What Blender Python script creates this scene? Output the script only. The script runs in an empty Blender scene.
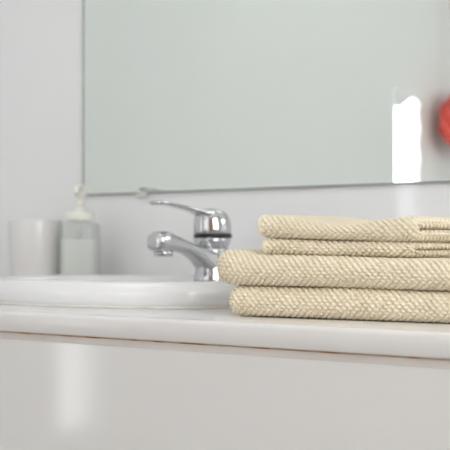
import bpy, bmesh, math, random
import numpy as np
from mathutils import Vector, Matrix

random.seed(4)
rng = np.random.default_rng(7)
C = bpy.context.scene.collection
S = bpy.context.scene
PI = math.pi

# ---------------------------------------------------------------- camera
CT = 0.85                                   # height of the counter top
cam_d = bpy.data.cameras.new('camera')
cam = bpy.data.objects.new('camera', cam_d)
C.objects.link(cam)
cam.location = (1.753, -1.88, CT + 0.088)
cam.rotation_euler = (PI / 2, 0, math.radians(42.9))
cam_d.sensor_width = 36
cam_d.lens = 116
cam_d.shift_y = 22 / 450
cam_d.dof.use_dof = True
cam_d.dof.focus_distance = 1.76
cam_d.dof.aperture_fstop = 8.5
cam_d.clip_start = 0.02
S.camera = cam

# ---------------------------------------------------------------- world, exposure
w = bpy.data.worlds.new('world')
S.world = w
w.use_nodes = True
w.node_tree.nodes['Background'].inputs['Color'].default_value = (0.9, 0.95, 1.0, 1)
w.node_tree.nodes['Background'].inputs['Strength'].default_value = 1.0
S.view_settings.view_transform = 'Standard'
S.view_settings.look = 'None'
S.view_settings.gamma = 1
S.view_settings.use_curve_mapping = False
S.view_settings.exposure = 0.0
S.cycles.max_bounces = 12
S.cycles.diffuse_bounces = 6
S.cycles.glossy_bounces = 6
S.cycles.transmission_bounces = 8
S.cycles.caustics_reflective = False
S.cycles.caustics_refractive = False
S.cycles.use_denoising = True

WIN_SIDE = 7.2      # daylight in the side window (right wall)
FILL_BACK = 0.85       # fill light from an unseen window added behind the camera
TOP_FILL = 1.7           # unseen ceiling panel, added as overhead fill
SLIT = 4.0           # daylight in the narrow left windows

# ---------------------------------------------------------------- materials
def mat(name, color, rough=0.5, metal=0.0, coat=0.0, spec=0.5, trans=0.0, ior=1.45,
        noise=None, bump=None, emit=None, sheen=0.0, coat_rough=0.03):
    m = bpy.data.materials.new(name)
    m.use_nodes = True
    nt = m.node_tree
    b = nt.nodes['Principled BSDF']
    b.inputs['Base Color'].default_value = (*color, 1)
    b.inputs['Roughness'].default_value = rough
    b.inputs['Metallic'].default_value = metal
    b.inputs['Coat Weight'].default_value = coat
    b.inputs['Coat Roughness'].default_value = coat_rough
    b.inputs['Specular IOR Level'].default_value = spec
    b.inputs['Transmission Weight'].default_value = trans
    b.inputs['IOR'].default_value = ior
    b.inputs['Sheen Weight'].default_value = sheen
    if noise or bump:
        tc = nt.nodes.new('ShaderNodeTexCoord')
    if noise:                                # (scale, second colour, lo, hi)
        n = nt.nodes.new('ShaderNodeTexNoise')
        n.inputs['Scale'].default_value = noise[0]
        n.inputs['Detail'].default_value = 5
        r = nt.nodes.new('ShaderNodeValToRGB')
        r.color_ramp.elements[0].position = noise[2]
        r.color_ramp.elements[1].position = noise[3]
        r.color_ramp.elements[0].color = (*color, 1)
        r.color_ramp.elements[1].color = (*noise[1], 1)
        nt.links.new(tc.outputs['Object'], n.inputs['Vector'])
        nt.links.new(n.outputs['Fac'], r.inputs['Fac'])
        nt.links.new(r.outputs['Color'], b.inputs['Base Color'])
    if bump:                                 # (scale, strength, distance)
        n = nt.nodes.new('ShaderNodeTexNoise')
        n.inputs['Scale'].default_value = bump[0]
        n.inputs['Detail'].default_value = 3
        bp = nt.nodes.new('ShaderNodeBump')
        bp.inputs['Strength'].default_value = bump[1]
        bp.inputs['Distance'].default_value = bump[2]
        nt.links.new(tc.outputs['Object'], n.inputs['Vector'])
        nt.links.new(n.outputs['Fac'], bp.inputs['Height'])
        nt.links.new(bp.outputs['Normal'], b.inputs['Normal'])
    if emit:
        b.inputs['Emission Color'].default_value = (*emit[0], 1)
        b.inputs['Emission Strength'].default_value = emit[1]
    return m

M = {}
M['wall'] = mat('white_wall', (0.87, 0.87, 0.875), 0.5, coat=0.6, coat_rough=0.02,
                noise=(1.3, (0.855, 0.855, 0.86), 0.4, 0.7))
M['wall_side'] = mat('white_side_wall', (0.80, 0.81, 0.80), 0.7, noise=(1.1, (0.77, 0.785, 0.77), 0.35, 0.7))
M['ceiling'] = mat('ceiling_white', (0.84, 0.84, 0.83), 0.85, noise=(2, (0.82, 0.82, 0.81), 0.4, 0.7))
M['floor'] = mat('floor_tile', (0.60, 0.585, 0.57), 0.35, noise=(6, (0.54, 0.525, 0.51), 0.35, 0.7))
M['counter'] = mat('counter_laminate', (0.79, 0.77, 0.755), 0.16, noise=(3, (0.77, 0.745, 0.725), 0.35, 0.7), bump=(60, 0.03, 0.001))
M['strip'] = mat('under_strip', (0.655, 0.60, 0.56), 0.4, noise=(14, (0.61, 0.55, 0.505), 0.4, 0.7))
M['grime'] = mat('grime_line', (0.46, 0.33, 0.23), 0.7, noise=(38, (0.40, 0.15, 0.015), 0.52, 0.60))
M['panel'] = mat('cabinet_panel', (0.735, 0.715, 0.695), 0.42, coat=0.9, coat_rough=0.085,
                 noise=(2.2, (0.715, 0.695, 0.672), 0.35, 0.7), bump=(150, 0.05, 0.0006))
M['ceramic'] = mat('basin_ceramic', (0.86, 0.86, 0.865), 0.12, coat=1.0, noise=(2, (0.85, 0.85, 0.85), 0.4, 0.7))
M['caulk'] = mat('caulk', (0.76, 0.74, 0.69), 0.35, noise=(30, (0.62, 0.55, 0.42), 0.5, 0.75))
M['chrome'] = mat('chrome', (0.60, 0.60, 0.61), 0.05, metal=1.0, noise=(4, (0.58, 0.58, 0.59), 0.4, 0.7))
M['black'] = mat('black_rubber', (0.012, 0.012, 0.014), 0.35, noise=(9, (0.02, 0.02, 0.02), 0.4, 0.7))
M['dark'] = mat('dark_mesh', (0.08, 0.08, 0.08), 0.5, noise=(90, (0.15, 0.15, 0.15), 0.4, 0.7))
M['mirror'] = mat('mirror_glass', (0.845, 0.885, 0.855), 0.0, metal=1.0)
M['mirror_edge'] = mat('mirror_edge_glass', (0.30, 0.33, 0.32), 0.25, noise=(30, (0.30, 0.32, 0.30), 0.4, 0.7))
M['clip'] = mat('clip_plastic', (0.66, 0.69, 0.62), 0.25, noise=(30, (0.6, 0.63, 0.57), 0.4, 0.7))
M['cup'] = mat('tumbler_ceramic', (0.74, 0.72, 0.70), 0.35, coat=0.4, noise=(8, (0.72, 0.695, 0.675), 0.4, 0.7))
M['pump'] = mat('pump_plastic', (0.85, 0.84, 0.76), 0.3, noise=(9, (0.84, 0.84, 0.78), 0.4, 0.7))
M['bottle'] = mat('bottle_plastic', (0.80, 0.81, 0.80), 0.12, noise=(5, (0.78, 0.79, 0.78), 0.4, 0.7))
def clear_plastic(m, t):
    nt = m.node_tree
    b = nt.nodes['Principled BSDF']; out = nt.nodes['Material Output']
    tr = nt.nodes.new('ShaderNodeBsdfTransparent'); mx = nt.nodes.new('ShaderNodeMixShader')
    tr.inputs['Color'].default_value = (0.96, 0.97, 0.96, 1)
    mx.inputs['Fac'].default_value = t
    nt.links.new(tr.outputs[0], mx.inputs[1]); nt.links.new(b.outputs[0], mx.inputs[2])
    nt.links.new(mx.outputs[0], out.inputs['Surface'])
clear_plastic(M['bottle'], 0.22)
M['soap'] = mat('liquid_soap', (0.84, 0.84, 0.80), 0.4, noise=(7, (0.82, 0.82, 0.78), 0.4, 0.7))
M['towel'] = mat('knit_cotton', (0.84, 0.752, 0.582), 0.95, spec=0.15, sheen=0.25,
                 noise=(55, (0.79, 0.695, 0.52), 0.35, 0.7), bump=(1500, 0.35, 0.0006))
M['hem'] = mat('towel_hem', (0.87, 0.81, 0.69), 0.9, spec=0.15, sheen=0.2,
               noise=(400, (0.80, 0.72, 0.58), 0.35, 0.7), bump=(1800, 0.4, 0.0005))
M['red'] = mat('red_fabric', (0.64, 0.060, 0.038), 0.7, sheen=0.2, noise=(14, (0.56, 0.042, 0.03), 0.35, 0.7))
M['frame'] = mat('window_frame_white', (0.82, 0.82, 0.81), 0.4, noise=(5, (0.8, 0.8, 0.79), 0.4, 0.7))
M['curtain'] = mat('curtain_white', (0.80, 0.81, 0.80), 0.9, noise=(20, (0.78, 0.79, 0.78), 0.4, 0.7))
M['wood'] = mat('door_wood', (0.42, 0.21, 0.09), 0.45, noise=(5, (0.33, 0.15, 0.06), 0.35, 0.7))
M['pane_side'] = mat('pane_daylight_side', (0.8, 0.8, 0.8), 0.3, emit=((0.975, 0.985, 1.0), WIN_SIDE))
M['pane_back'] = mat('pane_fill_back', (0.8, 0.8, 0.8), 0.3, emit=((0.95, 0.98, 1.0), FILL_BACK))
M['pane_slit'] = mat('pane_daylight_slit', (0.8, 0.8, 0.8), 0.3, emit=((0.94, 0.98, 1.0), SLIT))
M['diffuser'] = mat('fill_diffuser', (0.85, 0.85, 0.85), 0.4, emit=((0.95, 0.98, 1.0), TOP_FILL))

# ---------------------------------------------------------------- helpers
def tag(o, label=None, cat=None, group=None, kind=None):
    if label: o['label'] = label
    if cat: o['category'] = cat
    if group: o['group'] = group
    if kind: o['kind'] = kind
    return o

def link(name, me, m, parent=None, smooth=False):
    o = bpy.data.objects.new(name, me)
    C.objects.link(o)
    if m is not None and not me.materials:
        me.materials.append(m)
    if parent is not None:
        o.parent = parent
    if smooth:
        me.polygons.foreach_set('use_smooth', [True] * len(me.polygons))
    return o

def mesh(name, verts, faces, m, parent=None, smooth=False):
    me = bpy.data.meshes.new(name)
    me.from_pydata([tuple(v) for v in verts], [], faces)
    me.validate()
    bm = bmesh.new(); bm.from_mesh(me)
    bmesh.ops.recalc_face_normals(bm, faces=bm.faces)
    bm.to_mesh(me); bm.free()
    return link(name, me, m, parent, smooth)

def empty(name, loc=(0, 0, 0), rz=0):
    o = bpy.data.objects.new(name, None)
    C.objects.link(o)
    o.empty_display_size = 0.05
    o.location = loc
    o.rotation_euler = (0, 0, rz)
    return o

def box(name, lo, hi, m, parent=None, bevel=0.0, seg=2):
    bm = bmesh.new()
    vs = [bm.verts.new((x, y, z)) for x in (lo[0], hi[0]) for y in (lo[1], hi[1]) for z in (lo[2], hi[2])]
    for f in ((0, 1, 3, 2), (4, 6, 7, 5), (0, 4, 5, 1), (2, 3, 7, 6), (0, 2, 6, 4), (1, 5, 7, 3)):
        bm.faces.new([vs[i] for i in f])
    bmesh.ops.recalc_face_normals(bm, faces=bm.faces)
    if bevel:
        bmesh.ops.bevel(bm, geom=list(bm.edges), offset=bevel, segments=seg, affect='EDGES', profile=0.5)
    me = bpy.data.meshes.new(name)
    bm.to_mesh(me); bm.free()
    return link(name, me, m, parent, smooth=False)

def loft(name, rings, m, parent=None, cap0=True, cap1=True, smooth=True):
    n = len(rings[0])
    verts = [p for r in rings for p in r]
    faces = []
    for i in range(len(rings) - 1):
        for j in range(n):
            k = (j + 1) % n
            faces.append((i * n + j, i * n + k, (i + 1) * n + k, (i + 1) * n + j))
    if cap0: faces.append(tuple(range(n - 1, -1, -1)))
    if cap1: faces.append(tuple((len(rings) - 1) * n + j for j in range(n)))
    return mesh(name, verts, faces, m, parent, smooth)

def lathe(name, prof, m, parent=None, n=40, cx=0, cy=0, cap0=True, cap1=True):
    return loft(name, [[(cx + r * math.cos(2 * PI * j / n), cy + r * math.sin(2 * PI * j / n), z) for j in range(n)]
                       for r, z in prof], m, parent, cap0, cap1)

def tube(name, pts, rad, m, parent=None, n=10):
    rings = []
    P = [Vector(p) for p in pts]
    for i, p in enumerate(P):
        t = (P[min(i + 1, len(P) - 1)] - P[max(i - 1, 0)]).normalized()
        a = t.orthogonal().normalized() if abs(t.z) > 0.9 else t.cross(Vector((0, 0, 1))).normalized()
        b = t.cross(a).normalized()
        r = rad[i] if isinstance(rad, (list, tuple)) else rad
        rings.append([p + r * (math.cos(2 * PI * j / n) * a + math.sin(2 * PI * j / n) * b) for j in range(n)])
    return loft(name, rings, m, parent)

# ---------------------------------------------------------------- room shell
XL, XR, YF, H = -0.90, 2.45, -3.05, 2.45     # left wall, right wall, wall behind the camera, ceiling
T = 0.1

def wall_with_holes(name, axis, at, outward, u0, u1, holes, m):
    """wall slab on plane axis=at, thickness T outward, spans u0..u1 and z 0..H, rectangular holes (ua,ub,za,zb)"""
    us = sorted({u0, u1, *[h[0] for h in holes], *[h[1] for h in holes]})
    zs = sorted({0.0, H, *[h[2] for h in holes], *[h[3] for h in holes]})
    bm = bmesh.new()
    def P(u, z, d):
        return (at + outward * d, u, z) if axis == 'x' else (u, at + outward * d, z)
    def solid(i, j):
        if i < 0 or j < 0 or i >= len(us) - 1 or j >= len(zs) - 1: return False
        cu, cz = (us[i] + us[i + 1]) / 2, (zs[j] + zs[j + 1]) / 2
        return not any(h[0] < cu < h[1] and h[2] < cz < h[3] for h in holes)
    def quad(*p): bm.faces.new([bm.verts.new(q) for q in p])
    for i in range(len(us) - 1):
        for j in range(len(zs) - 1):
            if not solid(i, j): continue
            a, b, c, d = us[i], us[i + 1], zs[j], zs[j + 1]
            quad(P(a, c, 0), P(b, c, 0), P(b, d, 0), P(a, d, 0))
            quad(P(a, c, T), P(a, d, T), P(b, d, T), P(b, c, T))
            if not solid(i - 1, j): quad(P(a, c, 0), P(a, d, 0), P(a, d, T), P(a, c, T))
            if not solid(i + 1, j): quad(P(b, c, 0), P(b, c, T), P(b, d, T), P(b, d, 0))
            if not solid(i, j - 1): quad(P(a, c, 0), P(a, c, T), P(b, c, T), P(b, c, 0))
            if not solid(i, j + 1): quad(P(a, d, 0), P(b, d, 0), P(b, d, T), P(a, d, T))
    bmesh.ops.remove_doubles(bm, verts=bm.verts, dist=1e-5)
    bmesh.ops.recalc_face_normals(bm, faces=bm.faces)
    me = bpy.data.meshes.new(name); bm.to_mesh(me); bm.free()
    return tag(link(name, me, m), kind='structure')

tag(box('floor', (XL - T, YF - T, -0.06), (XR + T, T, 0.0), M['floor']), kind='structure')
tag(box('ceiling', (XL - T, YF - T, H), (XR + T, T, H + 0.08), M['ceiling']), kind='structure')
wall_with_holes('wall_back', 'y', 0.0, 1, XL - T, XR + T, [], M['wall'])

# narrow daylight windows of the left wall
SL = [(-1.930, -1.755, 0.94, 1.41), (-1.770, -1.642, 0.495, 0.80)]
wall_with_holes('wall_left', 'x', XL, -1, YF, 0.0, SL, M['wall_side'])
WR = (-2.10, -0.70, 0.95, 2.15)
wall_with_holes('wall_right', 'x', XR, 1, YF, 0.0, [WR], M['wall_side'])
WB = (-0.45, 1.05, 0.9, 2.1)
wall_with_holes('wall_front', 'y', YF, -1, XL - T, XR + T, [WB], M['wall_side'])

def window(name, axis, at, outward, hole, panem, bars_u=0, bars_z=0, fw=0.04):
    ua, ub, za, zb = hole
    root = tag(empty(name, (at, (ua + ub) / 2, za) if axis == 'x' else ((ua + ub) / 2, at, za)), kind='structure')
    o = root.location
    def bx(nm, u0, u1, z0, z1, d0, d1, m):
        a, b = sorted((at + outward * d0, at + outward * d1))
        lo, hi = ((a, u0, z0), (b, u1, z1)) if axis == 'x' else ((u0, a, z0), (u1, b, z1))
        lo = tuple(l - q for l, q in zip(lo, o)); hi = tuple(h - q for h, q in zip(hi, o))
        return box(nm, lo, hi, m, root, 0.002, 1)
    bx('pane', ua + 0.002, ub - 0.002, za + 0.002, zb - 0.002, 0.06, 0.066, panem)
    if fw:
        bx('frame_stile', ua + .001, ua + fw, za + .001, zb - .001, 0.02, 0.058, M['frame'])
        bx('frame_stile', ub - fw, ub - .001, za + .001, zb - .001, 0.02, 0.058, M['frame'])
        bx('frame_rail', ua + fw, ub - fw, za + .001, za + fw, 0.02, 0.058, M['frame'])
        bx('frame_rail', ua + fw, ub - fw, zb - fw, zb - .001, 0.02, 0.058, M['frame'])
        for i in range(bars_u):
            c = ua + (ub - ua) * (i + 1) / (bars_u + 1)
            bx('mullion', c - 0.02, c + 0.02, za + fw, zb - fw, 0.02, 0.058, M['frame'])
    return root

window('window_1', 'x', XL, -1, SL[0], M['pane_slit'], fw=0)
window('window_2', 'x', XL, -1, SL[1], M['pane_slit'], fw=0)
window('window_3', 'x', XR, 1, WR, M['pane_side'], bars_u=1)
window('fill_window', 'y', YF, -1, WB, M['pane_back'], bars_u=2)  # added window, brightens the cabinet and towel fronts

# wooden door in the right-hand part of the wall behind the camera
dr = tag(empty('door_1', (1.75, YF, 0)), kind='structure')
box('door_leaf', (-0.40, 0.004, 0.002), (0.40, 0.04, 2.02), M['wood'], dr, 0.003)
for s in (-0.44, 0.40):
    box('door_jamb', (s, 0.002, 0.002), (s + 0.04, 0.055, 2.06), M['wood'], dr, 0.003)
box('door_head', (-0.44, 0.002, 2.02), (0.44, 0.055, 2.08), M['wood'], dr, 0.003)
tube('door_handle', [(0.33, 0.04, 1.0), (0.33, 0.09, 1.0), (0.22, 0.095, 1.0)], 0.009, M['chrome'], dr)

# unseen ceiling panel, added to brighten the room from above
lp = tag(empty('ceiling_fill', (0.0, -1.15, H)), 'square white ceiling fill panel added above the washbasin counter', 'lamp')
box('housing', (-0.47, -0.47, -0.035), (0.47, 0.47, -0.001), M['frame'], lp, 0.004)
box('diffuser', (-0.44, -0.44, -0.05), (0.44, 0.44, -0.036), M['diffuser'], lp, 0.003)

# white boards added over the narrow left window to shape its bright strip
def scalloped():
    root = bpy.data.objects['window_1']
    y0, z0 = root.location.y, root.location.z
    ua, ub, za, zb = SL[0]
    nz = 60
    prof = []
    for i in range(nz + 1):
        z = za - 0.01 + (zb - za + 0.02) * i / nz
        prof.append((ua + 0.050 + 0.011 * abs(math.sin(PI * (z - za) / 0.092)), z))
    pts = [(ua - 0.015, prof[-1][1]), (ua - 0.015, prof[0][1])] + prof
    # head board: peaked opening
    head = [(ua + 0.030, zb + 0.012), (ua + 0.030, zb - 0.034), (ua + 0.060, zb - 0.026), (ua + 0.085, zb - 0.012), (ua + 0.105, zb - 0.006),
            (ua + 0.125, zb - 0.018), (ub - 0.012, zb - 0.042), (ub + 0.012, zb - 0.042), (ub + 0.012, zb + 0.012)]
    for nm, pl, d in (('scalloped_mask', pts, 0.0), ('peaked_mask', head, 0.008)):
        n = len(pl)
        vs = [(0.001 + d, u - y0, z - z0) for u, z in pl] + [(0.008 + d, u - y0, z - z0) for u, z in pl]
        fs = [tuple(range(n)), tuple(range(2 * n - 1, n - 1, -1))] + [(i, (i + 1) % n, n + (i + 1) % n, n + i) for i in range(n)]
        mesh(nm, vs, fs, M['frame'], root)
scalloped()

# red bath puff on the left wall (the mirror shows its edge)
def puff():
    root = tag(empty('bath_puff', (XL + 0.10, -2.005, 1.335)), 'red rounded bath puff showing at the right edge of the mirror', 'bath puff')
    vs, fs = [], []
    nu, nv = 64, 40
    for i in range(nv + 1):
        th = PI * i / nv
        for j in range(nu):
            ph = 2 * PI * j / nu
            ruff = 1 + 0.05 * math.sin(7 * ph + 3 * math.sin(4 * th)) * math.sin(th) + 0.035 * math.sin(11 * th + 2 * math.cos(3 * ph)) * math.sin(th)
            x = 0.085 * math.sin(th) * math.cos(ph) * ruff
            y = 0.096 * math.sin(th) * math.sin(ph) * ruff
            z = 0.100 * math.cos(th) * ruff
            vs.append((x, y, z))
    for i in range(nv):
        for j in range(nu):
            k = (j + 1) % nu
            fs.append((i * nu + j, i * nu + k, (i + 1) * nu + k, (i + 1) * nu + j))
    mesh('ruffle', vs, fs, M['red'], root, True)
    tube('cord', [(0, 0, 0.095), (-0.03, 0, 0.20), (-0.068, 0, 0.47), (-0.073, 0.004, 0.482), (-0.070, 0.008, 0.47), (-0.03, 0.008, 0.20), (-0.01, 0.003, 0.095)], 0.002, M['red'], root, 8)
    hk = tag(empty('wall_hook', (XL, -2.005, 1.815)), 'small chrome wall hook holding the red bath puff', 'hook')
    box('backplate', (0.0005, -0.015, -0.02), (0.005, 0.015, 0.03), M['chrome'], hk, 0.002)
    tube('hook_arm', [(0.004, 0, 0), (0.025, 0, -0.006), (0.033, 0, 0.004), (0.034, 0, 0.02)], 0.003, M['chrome'], hk)
puff()

# ---------------------------------------------------------------- vanity counter
BX, BY = 0.080, -0.283          # basin centre
CX0, CX1, CY0, CY1 = XL + 0.003, 1.45, -0.630, -0.003
SLAB = 0.0276

def se(t, a, b, e=2.0):
    c, s = math.cos(t), math.sin(t)
    return (a * math.copysign(abs(c) ** (2 / e), c), b * math.copysign(abs(s) ** (2 / e), s))

def countertop():
    n = 96
    ang = [2 * PI * i / n for i in range(n)]
    for cx, cy in ((CX0, CY0), (CX1, CY0), (CX1, CY1), (CX0, CY1)):
        a = math.atan2(cy - BY, cx - BX) % (2 * PI)
        i = min(range(n), key=lambda q: abs((ang[q] - a + PI) % (2 * PI) - PI))
        ang[i] = a
    def rect(ins, z):
        out = []
        for a in ang:
            c, s = math.cos(a), math.sin(a)
            tx = ((CX1 - ins if c > 0 else CX0 + ins) - BX) / c if abs(c) > 1e-9 else 1e9
            ty = ((CY1 - ins if s > 0 else CY0 + ins) - BY) / s if abs(s) > 1e-9 else 1e9
            # clamp the corner directions so that the corner stays a corner after insetting
            t = min(tx, ty)
            out.append((BX + c * t, BY + s * t, z))
        return out
    hole = lambda z: [(BX + 0.238 * math.cos(a), BY + 0.166 * math.sin(a), z) for a in ang]
    r = 0.006
    rings = [hole(-SLAB), hole(0.0)]
    rings += [rect(r, 0.0)]
    for k in range(1, 6):
        q = k / 5 * PI / 2
        rings.append(rect(r - r * math.sin(q), -r + r * math.cos(q)))
    rings.append(rect(0, -SLAB + 0.002))
    rings.append(rect(0.002, -SLAB))
    rings.append(hole(-SLAB))
    o = loft('countertop', rings, M['counter'], None, False, False, True)
    me = o.data
    bm = bmesh.new(); bm.from_mesh(me)
    bmesh.ops.remove_doubles(bm, verts=bm.verts, dist=1e-6)
    bmesh.ops.recalc_face_normals(bm, faces=bm.faces)
    bm.to_mesh(me); bm.free()
    o.location.z = CT
    md = o.modifiers.new('split', 'EDGE_SPLIT'); md.split_angle = math.radians(50)
    tag(o, 'long off white countertop with rounded front edge under basin and towels', 'countertop')
countertop()

vc = tag(empty('vanity_cabinet', (0.27, -0.30, 0)), 'glossy off white vanity cabinet under the countertop', 'cabinet')
ox, oy = 0.27, -0.30
zc = CT - SLAB
box('under_strip', (CX0 + .002 - ox, -0.6256 - oy, zc - 0.0105), (CX1 - .002 - ox, -0.600 - oy, zc - 0.0018), M['strip'], vc, 0.0003)
box('grime_line', (CX0 + .002 - ox, -0.6262 - oy, zc - 0.0020), (CX1 - .002 - ox, -0.602 - oy, zc - 0.0001), M['grime'], vc)
box('front_panel', (CX0 + .002 - ox, -0.6255 - oy, 0.60), (CX1 - .002 - ox, -0.604 - oy, zc - 0.01055), M['panel'], vc, 0.0004)
box('side_panel', (CX1 - .022 - ox, -0.600 - oy, 0.08), (CX1 - .004 - ox, -0.006 - oy, zc - 0.001), M['panel'], vc, 0.001)
box('side_panel', (CX0 + .002 - ox, -0.600 - oy, 0.08), (CX0 + .020 - ox, -0.006 - oy, zc - 0.001), M['panel'], vc, 0.001)
box('bottom_panel', (CX0 + .020 - ox, -0.600 - oy, 0.08), (CX1 - .022 - ox, -0.006 - oy, 0.098), M['panel'], vc, 0.001)
box('plinth', (CX0 + .01 - ox, -0.560 - oy, 0.001), (CX1 - .01 - ox, -0.54 - oy, 0.08), M['panel'], vc, 0.001)
nd = 4
wd = (CX1 - CX0 - 0.004) / nd
for i in range(nd):
    a = CX0 + .002 + wd * i
    d = box('door', (a + 0.0015 - ox, -0.6255 - oy, 0.085), (a + wd - 0.0015 - ox, -0.604 - oy, 0.597), M['panel'], vc, 0.002)
    hx = a + (wd - 0.05 if i % 2 == 0 else 0.05) - ox
    tube('handle', [(hx, -0.6255 - oy, 0.53), (hx, -0.655 - oy, 0.53), (hx, -0.655 - oy, 0.43), (hx, -0.6255 - oy, 0.43)], 0.005, M['chrome'], d, 8)

# ---------------------------------------------------------------- basin
RIM = 0.039
def basin():
    root = tag(empty('washbasin', (BX, BY, CT)), 'white oval ceramic washbasin with thick rounded rim set in the countertop', 'washbasin')
    n = 96
    A, B = 0.278, 0.205
    rings = []
    def ring(a, b, z, oy=0.0, e=2.25):
        rings.append([(p[0], p[1] + oy, z) for p in (se(2 * PI * j / n, a, b, e) for j in range(n))])
    # outside: from the counter up over the rim
    ring(A - 0.022, B - 0.022, 0.0008)
    ring(A - 0.006, B - 0.006, 0.0008)
    ring(A - 0.003, B - 0.003, 0.002)
    ring(A, B, 0.010); ring(A + 0.0005, B + 0.0005, 0.018); ring(A - 0.0005, B - 0.0005, 0.026)
    for k in range(1, 8):
        q = k / 7 * PI / 2
        ring(A - 0.001 - 0.015 * (1 - math.cos(q)), B - 0.001 - 0.015 * (1 - math.cos(q)), RIM - 0.015 + 0.015 * math.sin(q))
    # broad flat deck at the back, narrow in front; then the bowl
    ring(A - 0.021, B - 0.021, RIM - 0.0015); ring(A - 0.025, B - 0.025, RIM - 0.006); ring(A - 0.028, B - 0.029, RIM - 0.0105)
    ring(A - 0.033, B - 0.035, RIM - 0.0115, -0.002)
    ring(A - 0.040, B - 0.062, RIM - 0.0120, -0.026)
    for k in range(1, 6):
        q = k / 5 * PI / 2
        ring(A - 0.043 - 0.010 * math.sin(q), B - 0.070 - 0.010 * math.sin(q), RIM - 0.0125 - 0.014 * (1 - math.cos(q)), -0.033)
    for f, z in ((0.985, -0.02), (0.95, -0.05), (0.88, -0.08), (0.75, -0.102), (0.55, -0.115), (0.30, -0.121), (0.12, -0.123)):
        ring((A - 0.054) * f, (B - 0.082) * f, z, -0.033, 2.1)
    # underside of the bowl
    for f, z in ((0.12, -0.133), (0.55, -0.127), (0.78, -0.112), (0.92, -0.085), (0.985, -0.055), (1.0, -0.03)):
        ring((A - 0.048) * f, (B - 0.076) * f, z, -0.032, 2.1)
    ring(A - 0.047, B - 0.072, -0.0285, -0.029, 2.0)
    ring(A - 0.046, B - 0.062, 0.0004, -0.018, 2.0)
    rings.append(rings[0])
    o = loft('bowl', rings, M['ceramic'], root, False, False, True)
    bm = bmesh.new(); bm.from_mesh(o.data)
    bmesh.ops.remove_doubles(bm, verts=bm.verts, dist=1e-6)
    bmesh.ops.recalc_face_normals(bm, faces=bm.faces)
    bm.to_mesh(o.data); bm.free()
    # caulk bead round the foot
    cr = []
    for j in range(n):
        p = se(2 * PI * j / n, A - 0.003, B - 0.003, 2.25)
        nx, ny = p[0] / A, p[1] / B
        l = math.hypot(nx, ny); nx, ny = nx / l, ny / l
        cr.append([(p[0] + nx * a, p[1] + ny * a, z) for a, z in ((-0.002, 0.0003), (0.0035, 0.0003), (0.0028, 0.0018), (0.001, 0.003), (-0.001, 0.0035))])
    vs = [q for r in cr for q in r]
    fs = [(j * 5 + k, ((j + 1) % n) * 5 + k, ((j + 1) % n) * 5 + (k + 1) % 5, j * 5 + (k + 1) % 5) for j in range(n) for k in range(5)]
    mesh('caulk_bead', vs, fs, M['caulk'], root, True)
    lathe('drain', [(0.024, -0.1215), (0.026, -0.1205), (0.024, -0.119), (0.020, -0.119), (0.016, -0.116), (0.001, -0.115)], M['chrome'], root, 32, 0, -0.033)
basin()

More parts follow.
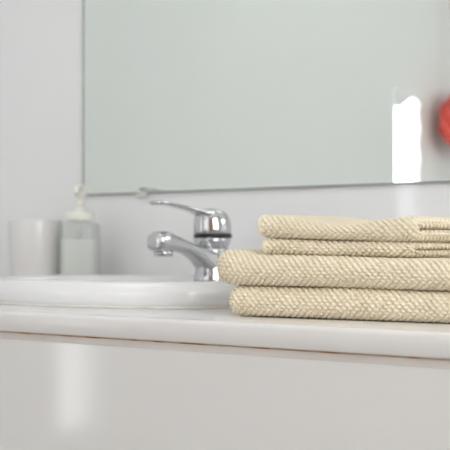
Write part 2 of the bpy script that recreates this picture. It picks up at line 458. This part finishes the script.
# ---------------------------------------------------------------- faucet
def faucet():
    FX, FY = 0.110, -0.142
    root = tag(empty('basin_faucet', (FX, FY, CT + 0.0385)), 'chrome single lever basin faucet on the back of the washbasin', 'faucet')
    lathe('body', [(0.0315, -0.0108), (0.0312, -0.004), (0.0305, 0.002), (0.0288, 0.008), (0.0272, 0.018), (0.0265, 0.030), (0.0262, 0.042), (0.0262, 0.048)], M['chrome'], root, 48)
    lathe('base_flange', [(0.034, -0.0109), (0.034, -0.009), (0.0325, -0.007), (0.028, -0.007)], M['chrome'], root, 48)
    # spout: superelliptic sections at growing distance from the body, rising towards its tip
    secs = [(0.000, 0.002, 0.0470, 0.0245), (-0.014, 0.004, 0.0470, 0.0242), (-0.022, 0.010, 0.0475, 0.0235), (-0.029, 0.0180, 0.0485, 0.0225),
            (-0.038, 0.0255, 0.0505, 0.0212), (-0.052, 0.0330, 0.0545, 0.0200), (-0.070, 0.0385, 0.0600, 0.0192),
            (-0.088, 0.0410, 0.0660, 0.0190), (-0.098, 0.0415, 0.0695, 0.0192), (-0.108, 0.0415, 0.0735, 0.0195), (-0.116, 0.0415, 0.0748, 0.0195),
            (-0.124, 0.0415, 0.0745, 0.0194), (-0.130, 0.0420, 0.0735, 0.0186), (-0.134, 0.0435, 0.0710, 0.0165), (-0.1355, 0.0480, 0.0660, 0.010)]
    rings = []
    for y, z0, z1, hw in secs:
        rings.append([(p[0], y, (z0 + z1) / 2 + p[1]) for p in (se(2 * PI * j / 36, hw, (z1 - z0) / 2, 2.9) for j in range(36))])
    sp = loft('spout', rings, M['chrome'], root)
    lathe('aerator', [(0.0145, 0.0430), (0.0150, 0.040), (0.0150, 0.0355), (0.0135, 0.0345), (0.0110, 0.0365)], M['chrome'], sp, 32, 0, -0.114)
    lathe('aerator_mesh', [(0.0109, 0.0360), (0.001, 0.0360)], M['dark'], sp, 24, 0, -0.114, False, True)
    lathe('cartridge_collar', [(0.0190, 0.0430), (0.0245, 0.0470), (0.0280, 0.0525), (0.0303, 0.0590), (0.0310, 0.0652)], M['chrome'], root, 48)
    lathe('black_ring', [(0.0295, 0.0650), (0.0314, 0.0652), (0.0318, 0.0680), (0.0314, 0.0708), (0.0295, 0.0710)], M['black'], root, 48)
    # handle: dome leaning forward, lever running forward and up
    n = 48
    rings = []
    for r, z, oy in [(0.0308, 0.0709, 0), (0.0311, 0.075, 0), (0.0310, 0.083, 0.0), (0.0302, 0.091, -0.0006), (0.0284, 0.0985, -0.0018),
                     (0.0252, 0.1045, -0.0035), (0.0207, 0.1088, -0.0055), (0.0147, 0.1113, -0.0075), (0.0070, 0.1124, -0.009), (0.0008, 0.1126, -0.010)]:
        rings.append([(r * math.cos(2 * PI * j / n), oy + r * math.sin(2 * PI * j / n), z) for j in range(n)])
    hd = loft('handle_dome', rings, M['chrome'], root)
    secs = [(0.004, 0.0950, 0.1105, 0.021), (-0.016, 0.0970, 0.1110, 0.0205), (-0.028, 0.1000, 0.1110, 0.0185), (-0.040, 0.1045, 0.1120, 0.0160),
            (-0.056, 0.1078, 0.1148, 0.0140), (-0.074, 0.1108, 0.1174, 0.0132), (-0.092, 0.1135, 0.1200, 0.0132), (-0.108, 0.1154, 0.1222, 0.0138),
            (-0.122, 0.1162, 0.1236, 0.0140), (-0.133, 0.1162, 0.1234, 0.0128), (-0.1385, 0.1174, 0.1220, 0.008)]
    rings = []
    for y, z0, z1, hw in secs:
        rings.append([(p[0], y, (z0 + z1) / 2 + p[1]) for p in (se(2 * PI * j / 32, hw, (z1 - z0) / 2, 2.6) for j in range(32))])
    loft('lever', rings, M['chrome'], hd)
faucet()

# ---------------------------------------------------------------- mirror
def mirror():
    x0, x1, z0, z1 = -0.365, 1.30, CT + 0.187, 1.95
    root = tag(empty('wall_mirror', ((x0 + x1) / 2, -0.0005, z0)), 'large frameless rectangular mirror on the white wall', 'mirror')
    ox = (x0 + x1) / 2
    hw, hh = (x1 - x0) / 2, z1 - z0
    e = 0.0036
    vs = [(-hw + e, -0.0055, e), (hw - e, -0.0055, e), (hw - e, -0.0055, hh - e), (-hw + e, -0.0055, hh - e)]
    vs += [(x, -0.0035, z) for x, _, z in vs]
    mesh('mirror_glass', vs, [(0, 1, 2, 3), (4, 7, 6, 5), (0, 4, 5, 1), (1, 5, 6, 2), (2, 6, 7, 3), (3, 7, 4, 0)], M['mirror'], root)
    for nm, lo, hi in (('edge', (-hw - 0.0012, -0.0052, 0), (-hw + e, 0, hh)), ('edge', (hw - e, -0.0052, 0), (hw, 0, hh)),
                       ('edge', (-hw + e, -0.0052, 0.0006), (hw - e, 0, e)), ('edge', (-hw + e, -0.0052, hh - e), (hw - e, 0, hh))):
        box(nm, lo, hi, M['mirror_edge'], root)
    for cx in (-0.200, 1.15):
        for z in (0.0, hh):
            s = 1 if z == 0 else -1
            c = box('clip', (cx - 0.014 - ox, -0.0095, min(z - s * 0.006, z + s * 0.006)), (cx + 0.014 - ox, -0.0005 - 0.005, max(z - s * 0.006, z + s * 0.006)), M['clip'], root, 0.0015)
mirror()

# ---------------------------------------------------------------- tumbler, soap dispenser
def tumbler():
    root = tag(empty('tumbler', (-0.382, -0.110, CT)), 'off white tapered bathroom tumbler standing beside the soap dispenser', 'tumbler')
    lathe('cup_wall', [(0.0422, 0.0005), (0.0450, 0.002), (0.0462, 0.008), (0.0485, 0.05), (0.0507, 0.10), (0.0524, 0.136), (0.0519, 0.1385), (0.0502, 0.1390),
                  (0.0485, 0.137), (0.0467, 0.10), (0.0445, 0.05), (0.0422, 0.010), (0.0342, 0.007), (0.0011, 0.0068)], M['cup'], root, 48)
    lathe('foot_ring', [(0.0439, 0.0002), (0.0456, 0.0008), (0.0456, 0.003), (0.0439, 0.0035)], M['cup'], root, 48)
tumbler()

def dispenser():
    root = tag(empty('soap_dispenser', (-0.277, -0.090, CT)), 'clear soap dispenser bottle with pale cream pump behind the washbasin', 'soap dispenser')
    root.rotation_euler.z = math.radians(38)
    def sq(prof, nm, m, par, caps=(True, True), e=4.0):
        return loft(nm, [[(p[0], p[1], z) for p in (se(2 * PI * j / 48, r * 1.06, r * 1.06, e) for j in range(48))] for r, z in prof], m, par, *caps)
    sq([(0.031, 0.0005), (0.0330, 0.002), (0.0335, 0.006), (0.0335, 0.125), (0.0325, 0.130), (0.026, 0.134), (0.016, 0.136), (0.016, 0.140),
        (0.0145, 0.140), (0.0145, 0.135), (0.025, 0.1325), (0.0310, 0.129), (0.0318, 0.124), (0.0318, 0.008), (0.0300, 0.004)], 'bottle', M['bottle'], root)
    sq([(0.0300, 0.0050), (0.0312, 0.009), (0.0312, 0.100), (0.0300, 0.102)], 'soap_liquid', M['soap'], root)
    lathe('collar', [(0.0165, 0.1362), (0.0260, 0.1365), (0.0268, 0.139), (0.0268, 0.150), (0.0255, 0.153), (0.012, 0.154), (0.010, 0.160), (0.0095, 0.162)], M['pump'], root, 40)
    pm = lathe('pump_stem', [(0.0075, 0.1610), (0.0075, 0.182)], M['pump'], root, 24)
    hd = lathe('pump_head', [(0.0085, 0.180), (0.0115, 0.182), (0.0120, 0.196), (0.0110, 0.202), (0.004, 0.2035)], M['pump'], root, 32)
    tube('nozzle', [(0, -0.004, 0.194), (0.0, -0.024, 0.1945), (0.0, -0.034, 0.192), (0.0, -0.038, 0.186)], [0.0075, 0.0065, 0.006, 0.005], M['pump'], hd, 16)
    tube('dip_tube', [(0, 0, 0.1035), (0, 0, 0.160)], 0.003, M['pump'], root, 10)
dispenser()

# ---------------------------------------------------------------- towels
PX, QS = 0.0090, 0.0092        # stitch pitch across, and two staggered rows along

def vnoise(x, s, seed, scale):
    """smooth low-frequency noise made of a few sines"""
    r = np.random.default_rng(seed)
    out = np.zeros(np.broadcast(x, s).shape)
    for _ in range(6):
        a, b, c = r.uniform(-1, 1), r.uniform(-1, 1), r.uniform(0, 6.28)
        out = out + np.sin((a * x + b * s) * scale * 6.28 + c)
    return out / 6

def towel(name, L, D, Ht, loc, rz, label, group, seed, warp=None, left_taper=0.0, hem_left=0.0, gap=0.0012,
          step=0.00085, amp=0.0017, fine_inner=False, end_r=0.007):
    """sheet folded once round its front edge: open at the back, ends left and right.
    local x along the front (0..L), y away from the camera (0 = front of the fold), z up"""
    th = (Ht - gap) / 2 * 0.985
    R = (th + gap) / 2                       # radius of the centre line in the fold
    zt, zb = Ht - th / 2, th / 2
    yc = th / 2 + R
    Lf = D - yc - th / 2
    # ---- contour in arclength: outer side (fine), back end, inner side (coarse), back end
    arc_len = PI * (R + th / 2)
    S_out = 2 * Lf + arc_len
    no = int(S_out / step)
    s = np.linspace(0, S_out, no + 1)
    y = np.empty_like(s); z = np.empty_like(s); ny = np.zeros_like(s); nz = np.zeros_like(s)
    a = s < Lf
    y[a] = yc + Lf - s[a]; z[a] = zt; nz[a] = 1
    b = (s >= Lf) & (s <= Lf + arc_len)
    q = (s[b] - Lf) / (R + th / 2)
    y[b] = yc - R * np.sin(q); z[b] = Ht / 2 + (zt - zb) / 2 * np.cos(q); ny[b] = -np.sin(q); nz[b] = np.cos(q)
    c = s > Lf + arc_len
    y[c] = yc + (s[c] - Lf - arc_len); z[c] = zb; nz[c] = -1
    sw = np.ones_like(s)                      # knit amplitude weight
    ends = []
    k = 8
    e1 = [(yc + Lf, zb, math.sin(t), -math.cos(t)) for t in np.linspace(0, PI, k + 2)[1:-1]]
    si = np.linspace(S_out, 0, int(S_out / step / 1.3) if fine_inner else 70)
    inner = []
    for v in si:
        if v < Lf: inner.append((yc + Lf - v, zt, 0, -1))
        elif v <= Lf + arc_len:
            t = (v - Lf) / (R + th / 2)
            inner.append((yc - R * math.sin(t), Ht / 2 + (zt - zb) / 2 * math.cos(t), math.sin(t), -math.cos(t)))
        else: inner.append((yc + v - Lf - arc_len, zb, 0, 1))
    e2 = [(yc + Lf, zt, math.sin(t), -math.cos(t)) for t in np.linspace(0, PI, k + 2)[1:-1]]
    ex = np.array(e1 + inner + e2)
    y = np.concatenate([y, ex[:, 0]]); z = np.concatenate([z, ex[:, 1]])
    ny = np.concatenate([ny, ex[:, 2]]); nz = np.concatenate([nz, ex[:, 3]])
    m = len(ex)
    s_all = np.concatenate([s, S_out + 0.002 + np.concatenate([[0], np.cumsum(np.hypot(np.diff(ex[:, 0]), np.diff(ex[:, 1])))])])
    sw = np.concatenate([sw, np.zeros(m)])
    sw[no + 1:no + 1 + k] = 1; sw[-k:] = 1
    n = len(y)
    # ---- along x: rounded sheet ends
    nx = int(L / step)
    xu = np.linspace(0, L, nx + 1)
    def endcap(u, r):
        t = np.clip(u / r, 0, 1)
        return np.sqrt(np.clip(1 - (1 - t) ** 2, 0, 1))
    # end columns: extra samples on the rounded ends
    q = np.linspace(0, PI / 2, 15)[:-1]
    er_l = 0.0035 if hem_left else end_r
    xl = er_l * (1 - np.cos(q)); xm = np.linspace(er_l, L - end_r, int((L - er_l - end_r) / step)); xr = (L - end_r * (1 - np.cos(q)))[::-1]
    xu = np.concatenate([xl, xm, xr])
    hs = np.clip(np.minimum(endcap(xu, er_l), endcap(L - xu, end_r)), 0.03, 1)
    # arclength-like coordinate that keeps the stitches going round the ends
    xa = np.concatenate([[0], np.cumsum(np.hypot(np.diff(xu), np.diff(hs) * th / 2))])
    X, Sg = np.meshgrid(xa, s_all, indexing='ij')
    Xp = np.repeat(xu[:, None], n, 1)
    h = th / 2 * hs[:, None]
    Y = y[None, :] + ny[None, :] * h
    Z = z[None, :] + nz[None, :] * h
    # ---- knit stitches
    jx = 0.0007 * vnoise(X, Sg, seed + 1, 26) + 0.0006 * vnoise(X, Sg, seed + 5, 90)
    js = 0.0006 * vnoise(X, Sg, seed + 2, 26) + 0.0006 * vnoise(X, Sg, seed + 6, 90)
    u_, v_ = (X + jx) / PX, (Sg + js) / QS
    f = np.zeros_like(u_)
    for o_ in (0.0, 0.5):                     # two staggered lattices of round stitches
        du_, dv_ = (u_ + o_ + 0.5) % 1 - 0.5, (v_ + o_ + 0.5) % 1 - 0.5
        f = np.maximum(f, np.sqrt(np.clip(1 - (du_ / 0.355) ** 2 - (dv_ / 0.335) ** 2, 0, 1)))
    var = 1 + 0.35 * vnoise(X, Sg, seed + 3, 120)
    dsp = amp * 2 * (f - 0.85) * var * sw[None, :]
    if fine_inner:                            # stitches also show on the open ends of the fold
        ins = np.zeros(n); ins[no + 1 + k:n - k] = 1
        dsp = dsp + amp * 2 * (f - 0.85) * var * ins[None, :] * np.clip((Xp - L + 0.022) / 0.008, 0, 1)
    if hem_left:
        dsp = dsp * np.clip((Xp - hem_left) / 0.003, 0, 1)
    # ---- soft body: pillow bulge, tapered left end, warps
    mid = Ht / 2
    if left_taper:
        t = np.clip(Xp / left_taper, 0, 1)
        tp = 0.50 + 0.50 * np.sqrt(1 - (1 - t) ** 2)
        Z = mid + (Z - mid) * tp
        Y = Y + 0.020 * (1 - t) ** 2 * np.clip(1 - Y / 0.08, 0, 1)
    if hem_left:
        t = np.clip(Xp / (hem_left * 1.15), 0, 1)
        Z = mid + (Z - mid) * (0.93 + 0.07 * t)
    Y = Y + 0.0016 * vnoise(Xp, Z * 3, seed + 11, 9)
    Xp = Xp + np.clip((Xp - L + 0.06) / 0.06, 0, 1) * (0.003 * vnoise(Sg * 0, Sg, seed + 21, 14) - 0.004 * np.abs(2 * Z / Ht - 1) ** 2)
    if warp is not None:
        Z = warp(Xp, Y, Z, Ht)
    P = np.stack([Xp, Y, Z], -1)
    # normals of the undisplaced grid
    du = np.gradient(P, axis=0)
    dv = np.roll(P, -1, axis=1) - np.roll(P, 1, axis=1)
    N = np.cross(du, dv)
    N /= np.maximum(np.linalg.norm(N, axis=-1, keepdims=True), 1e-12)
    ref = np.stack([np.zeros_like(Xp), np.repeat(ny[None, :], len(xu), 0), np.repeat(nz[None, :], len(xu), 0)], -1)
    sgn = np.sign((N * ref).sum(-1)); sgn[sgn == 0] = 1
    flip = np.median(sgn)
    P = P + N * flip * dsp[..., None]
    # ---- mesh
    nxn = len(xu)
    def grid(i0, i1, caps):
        cnt = i1 - i0 + 1
        V = P[i0:i1 + 1].reshape(-1, 3)
        I, J = np.meshgrid(np.arange(cnt - 1), np.arange(n), indexing='ij')
        J2 = (J + 1) % n
        Fq = np.stack([I * n + J, (I + 1) * n + J, (I + 1) * n + J2, I * n + J2], -1).reshape(-1, 4)
        if flip < 0: Fq = Fq[:, ::-1]
        return V, Fq, [tuple(range(n)) if cc == 0 else tuple(range((cnt - 1) * n, cnt * n)) for cc in caps]
    def mk(nm, i0, i1, caps, mt, par=None):
        V, Fq, cp = grid(i0, i1, caps)
        me = bpy.data.meshes.new(nm)
        me.vertices.add(len(V)); me.vertices.foreach_set('co', V.astype(np.float32).ravel())
        loops = list(Fq.ravel())
        nl = len(Fq) * 4 
        # end strips close the thin rounded ends (outer index paired with inner side)
        me.loops.add(nl); me.loops.foreach_set('vertex_index', Fq.astype(np.int32).ravel())
        me.polygons.add(len(Fq)); me.polygons.foreach_set('loop_start', np.arange(0, nl, 4, dtype=np.int32))
        me.update(calc_edges=True)
        me.validate()
        return link(nm, me, mt, par, True)
    if hem_left:
        ih = int(np.searchsorted(xu, hem_left))
        o = mk(name, ih, nxn - 1, (1,), M['towel'])
        mk('hem', 0, ih, (0,), M['hem'], o)
    else:
        o = mk(name, 0, nxn - 1, (0, 1), M['towel'])
    o.location = loc
    o.rotation_euler = (0, 0, rz)
    return tag(o, label, 'towel', group)

RZ = math.radians(5.0)
def along(lx, ly, z):          # local stack coordinates -> world
    return (0.478 + lx * math.cos(RZ) - ly * math.sin(RZ), -0.540 + lx * math.sin(RZ) + ly * math.cos(RZ), CT + z)

def bump_at(x, c, wdt):
    return np.exp(-((x - c) / wdt) ** 2)
def warp_a(x, y, z, Ht):
    return z + (z / Ht) * (0.0008 * np.sin(x * 14) + 0.0006 * np.sin(x * 33 + 1))
def warp_b(x, y, z, Ht):
    t = z / Ht                                # plump left end, pressed flat under the small towels
    return z + 0.0008 * np.sin(x * 14) + t * (0.008 * (1 - np.clip((x - 0.018) / 0.05, 0, 1) ** 1.5) - 0.0030 * np.clip((x - 0.1) / 0.25, 0, 1))
def warp_c(x, y, z, Ht):
    t = z / Ht
    return z - 0.0030 * np.clip(x / 0.22, 0, 1) + t * (-0.0025 * np.clip(x / 0.22, 0, 1) + 0.0004 * np.sin(x * 40))
def warp_d(x, y, z, Ht):
    t = z / Ht
    base = -0.0060 * np.clip(x / 0.2, 0, 1)
    return z + base + t * (-0.0105 * bump_at(x, 0.118, 0.058) + 0.0015 * np.clip((x - 0.16) / 0.07, 0, 1))

G = 'cream knitted towels folded in a stack'
towel('folded_towel', 0.46, 0.25, 0.0375, along(0.018, 0.004, 0.0010), RZ, 'cream knitted towel at the bottom of the stack, lying on the countertop', G, 10, warp_a, left_taper=0.020)
towel('folded_towel', 0.48, 0.25, 0.0385, along(-0.003, 0.0, 0.0390), RZ, 'cream knitted large towel, second from the bottom of the stack', G, 20, warp_b, left_taper=0.036)
towel('folded_towel', 0.222, 0.18, 0.0205, along(0.071, 0.016, 0.0785), RZ, 'cream knitted small towel, third from the bottom of the stack', G, 30, warp_c, hem_left=0.006, gap=0.0006, end_r=0.008, fine_inner=True)
towel('folded_towel', 0.232, 0.18, 0.0290, along(0.067, 0.012, 0.1000), RZ, 'cream knitted small towel with a sagging top, uppermost on the stack', G, 40, warp_d, hem_left=0.006, gap=0.0008, end_r=0.010, fine_inner=True)
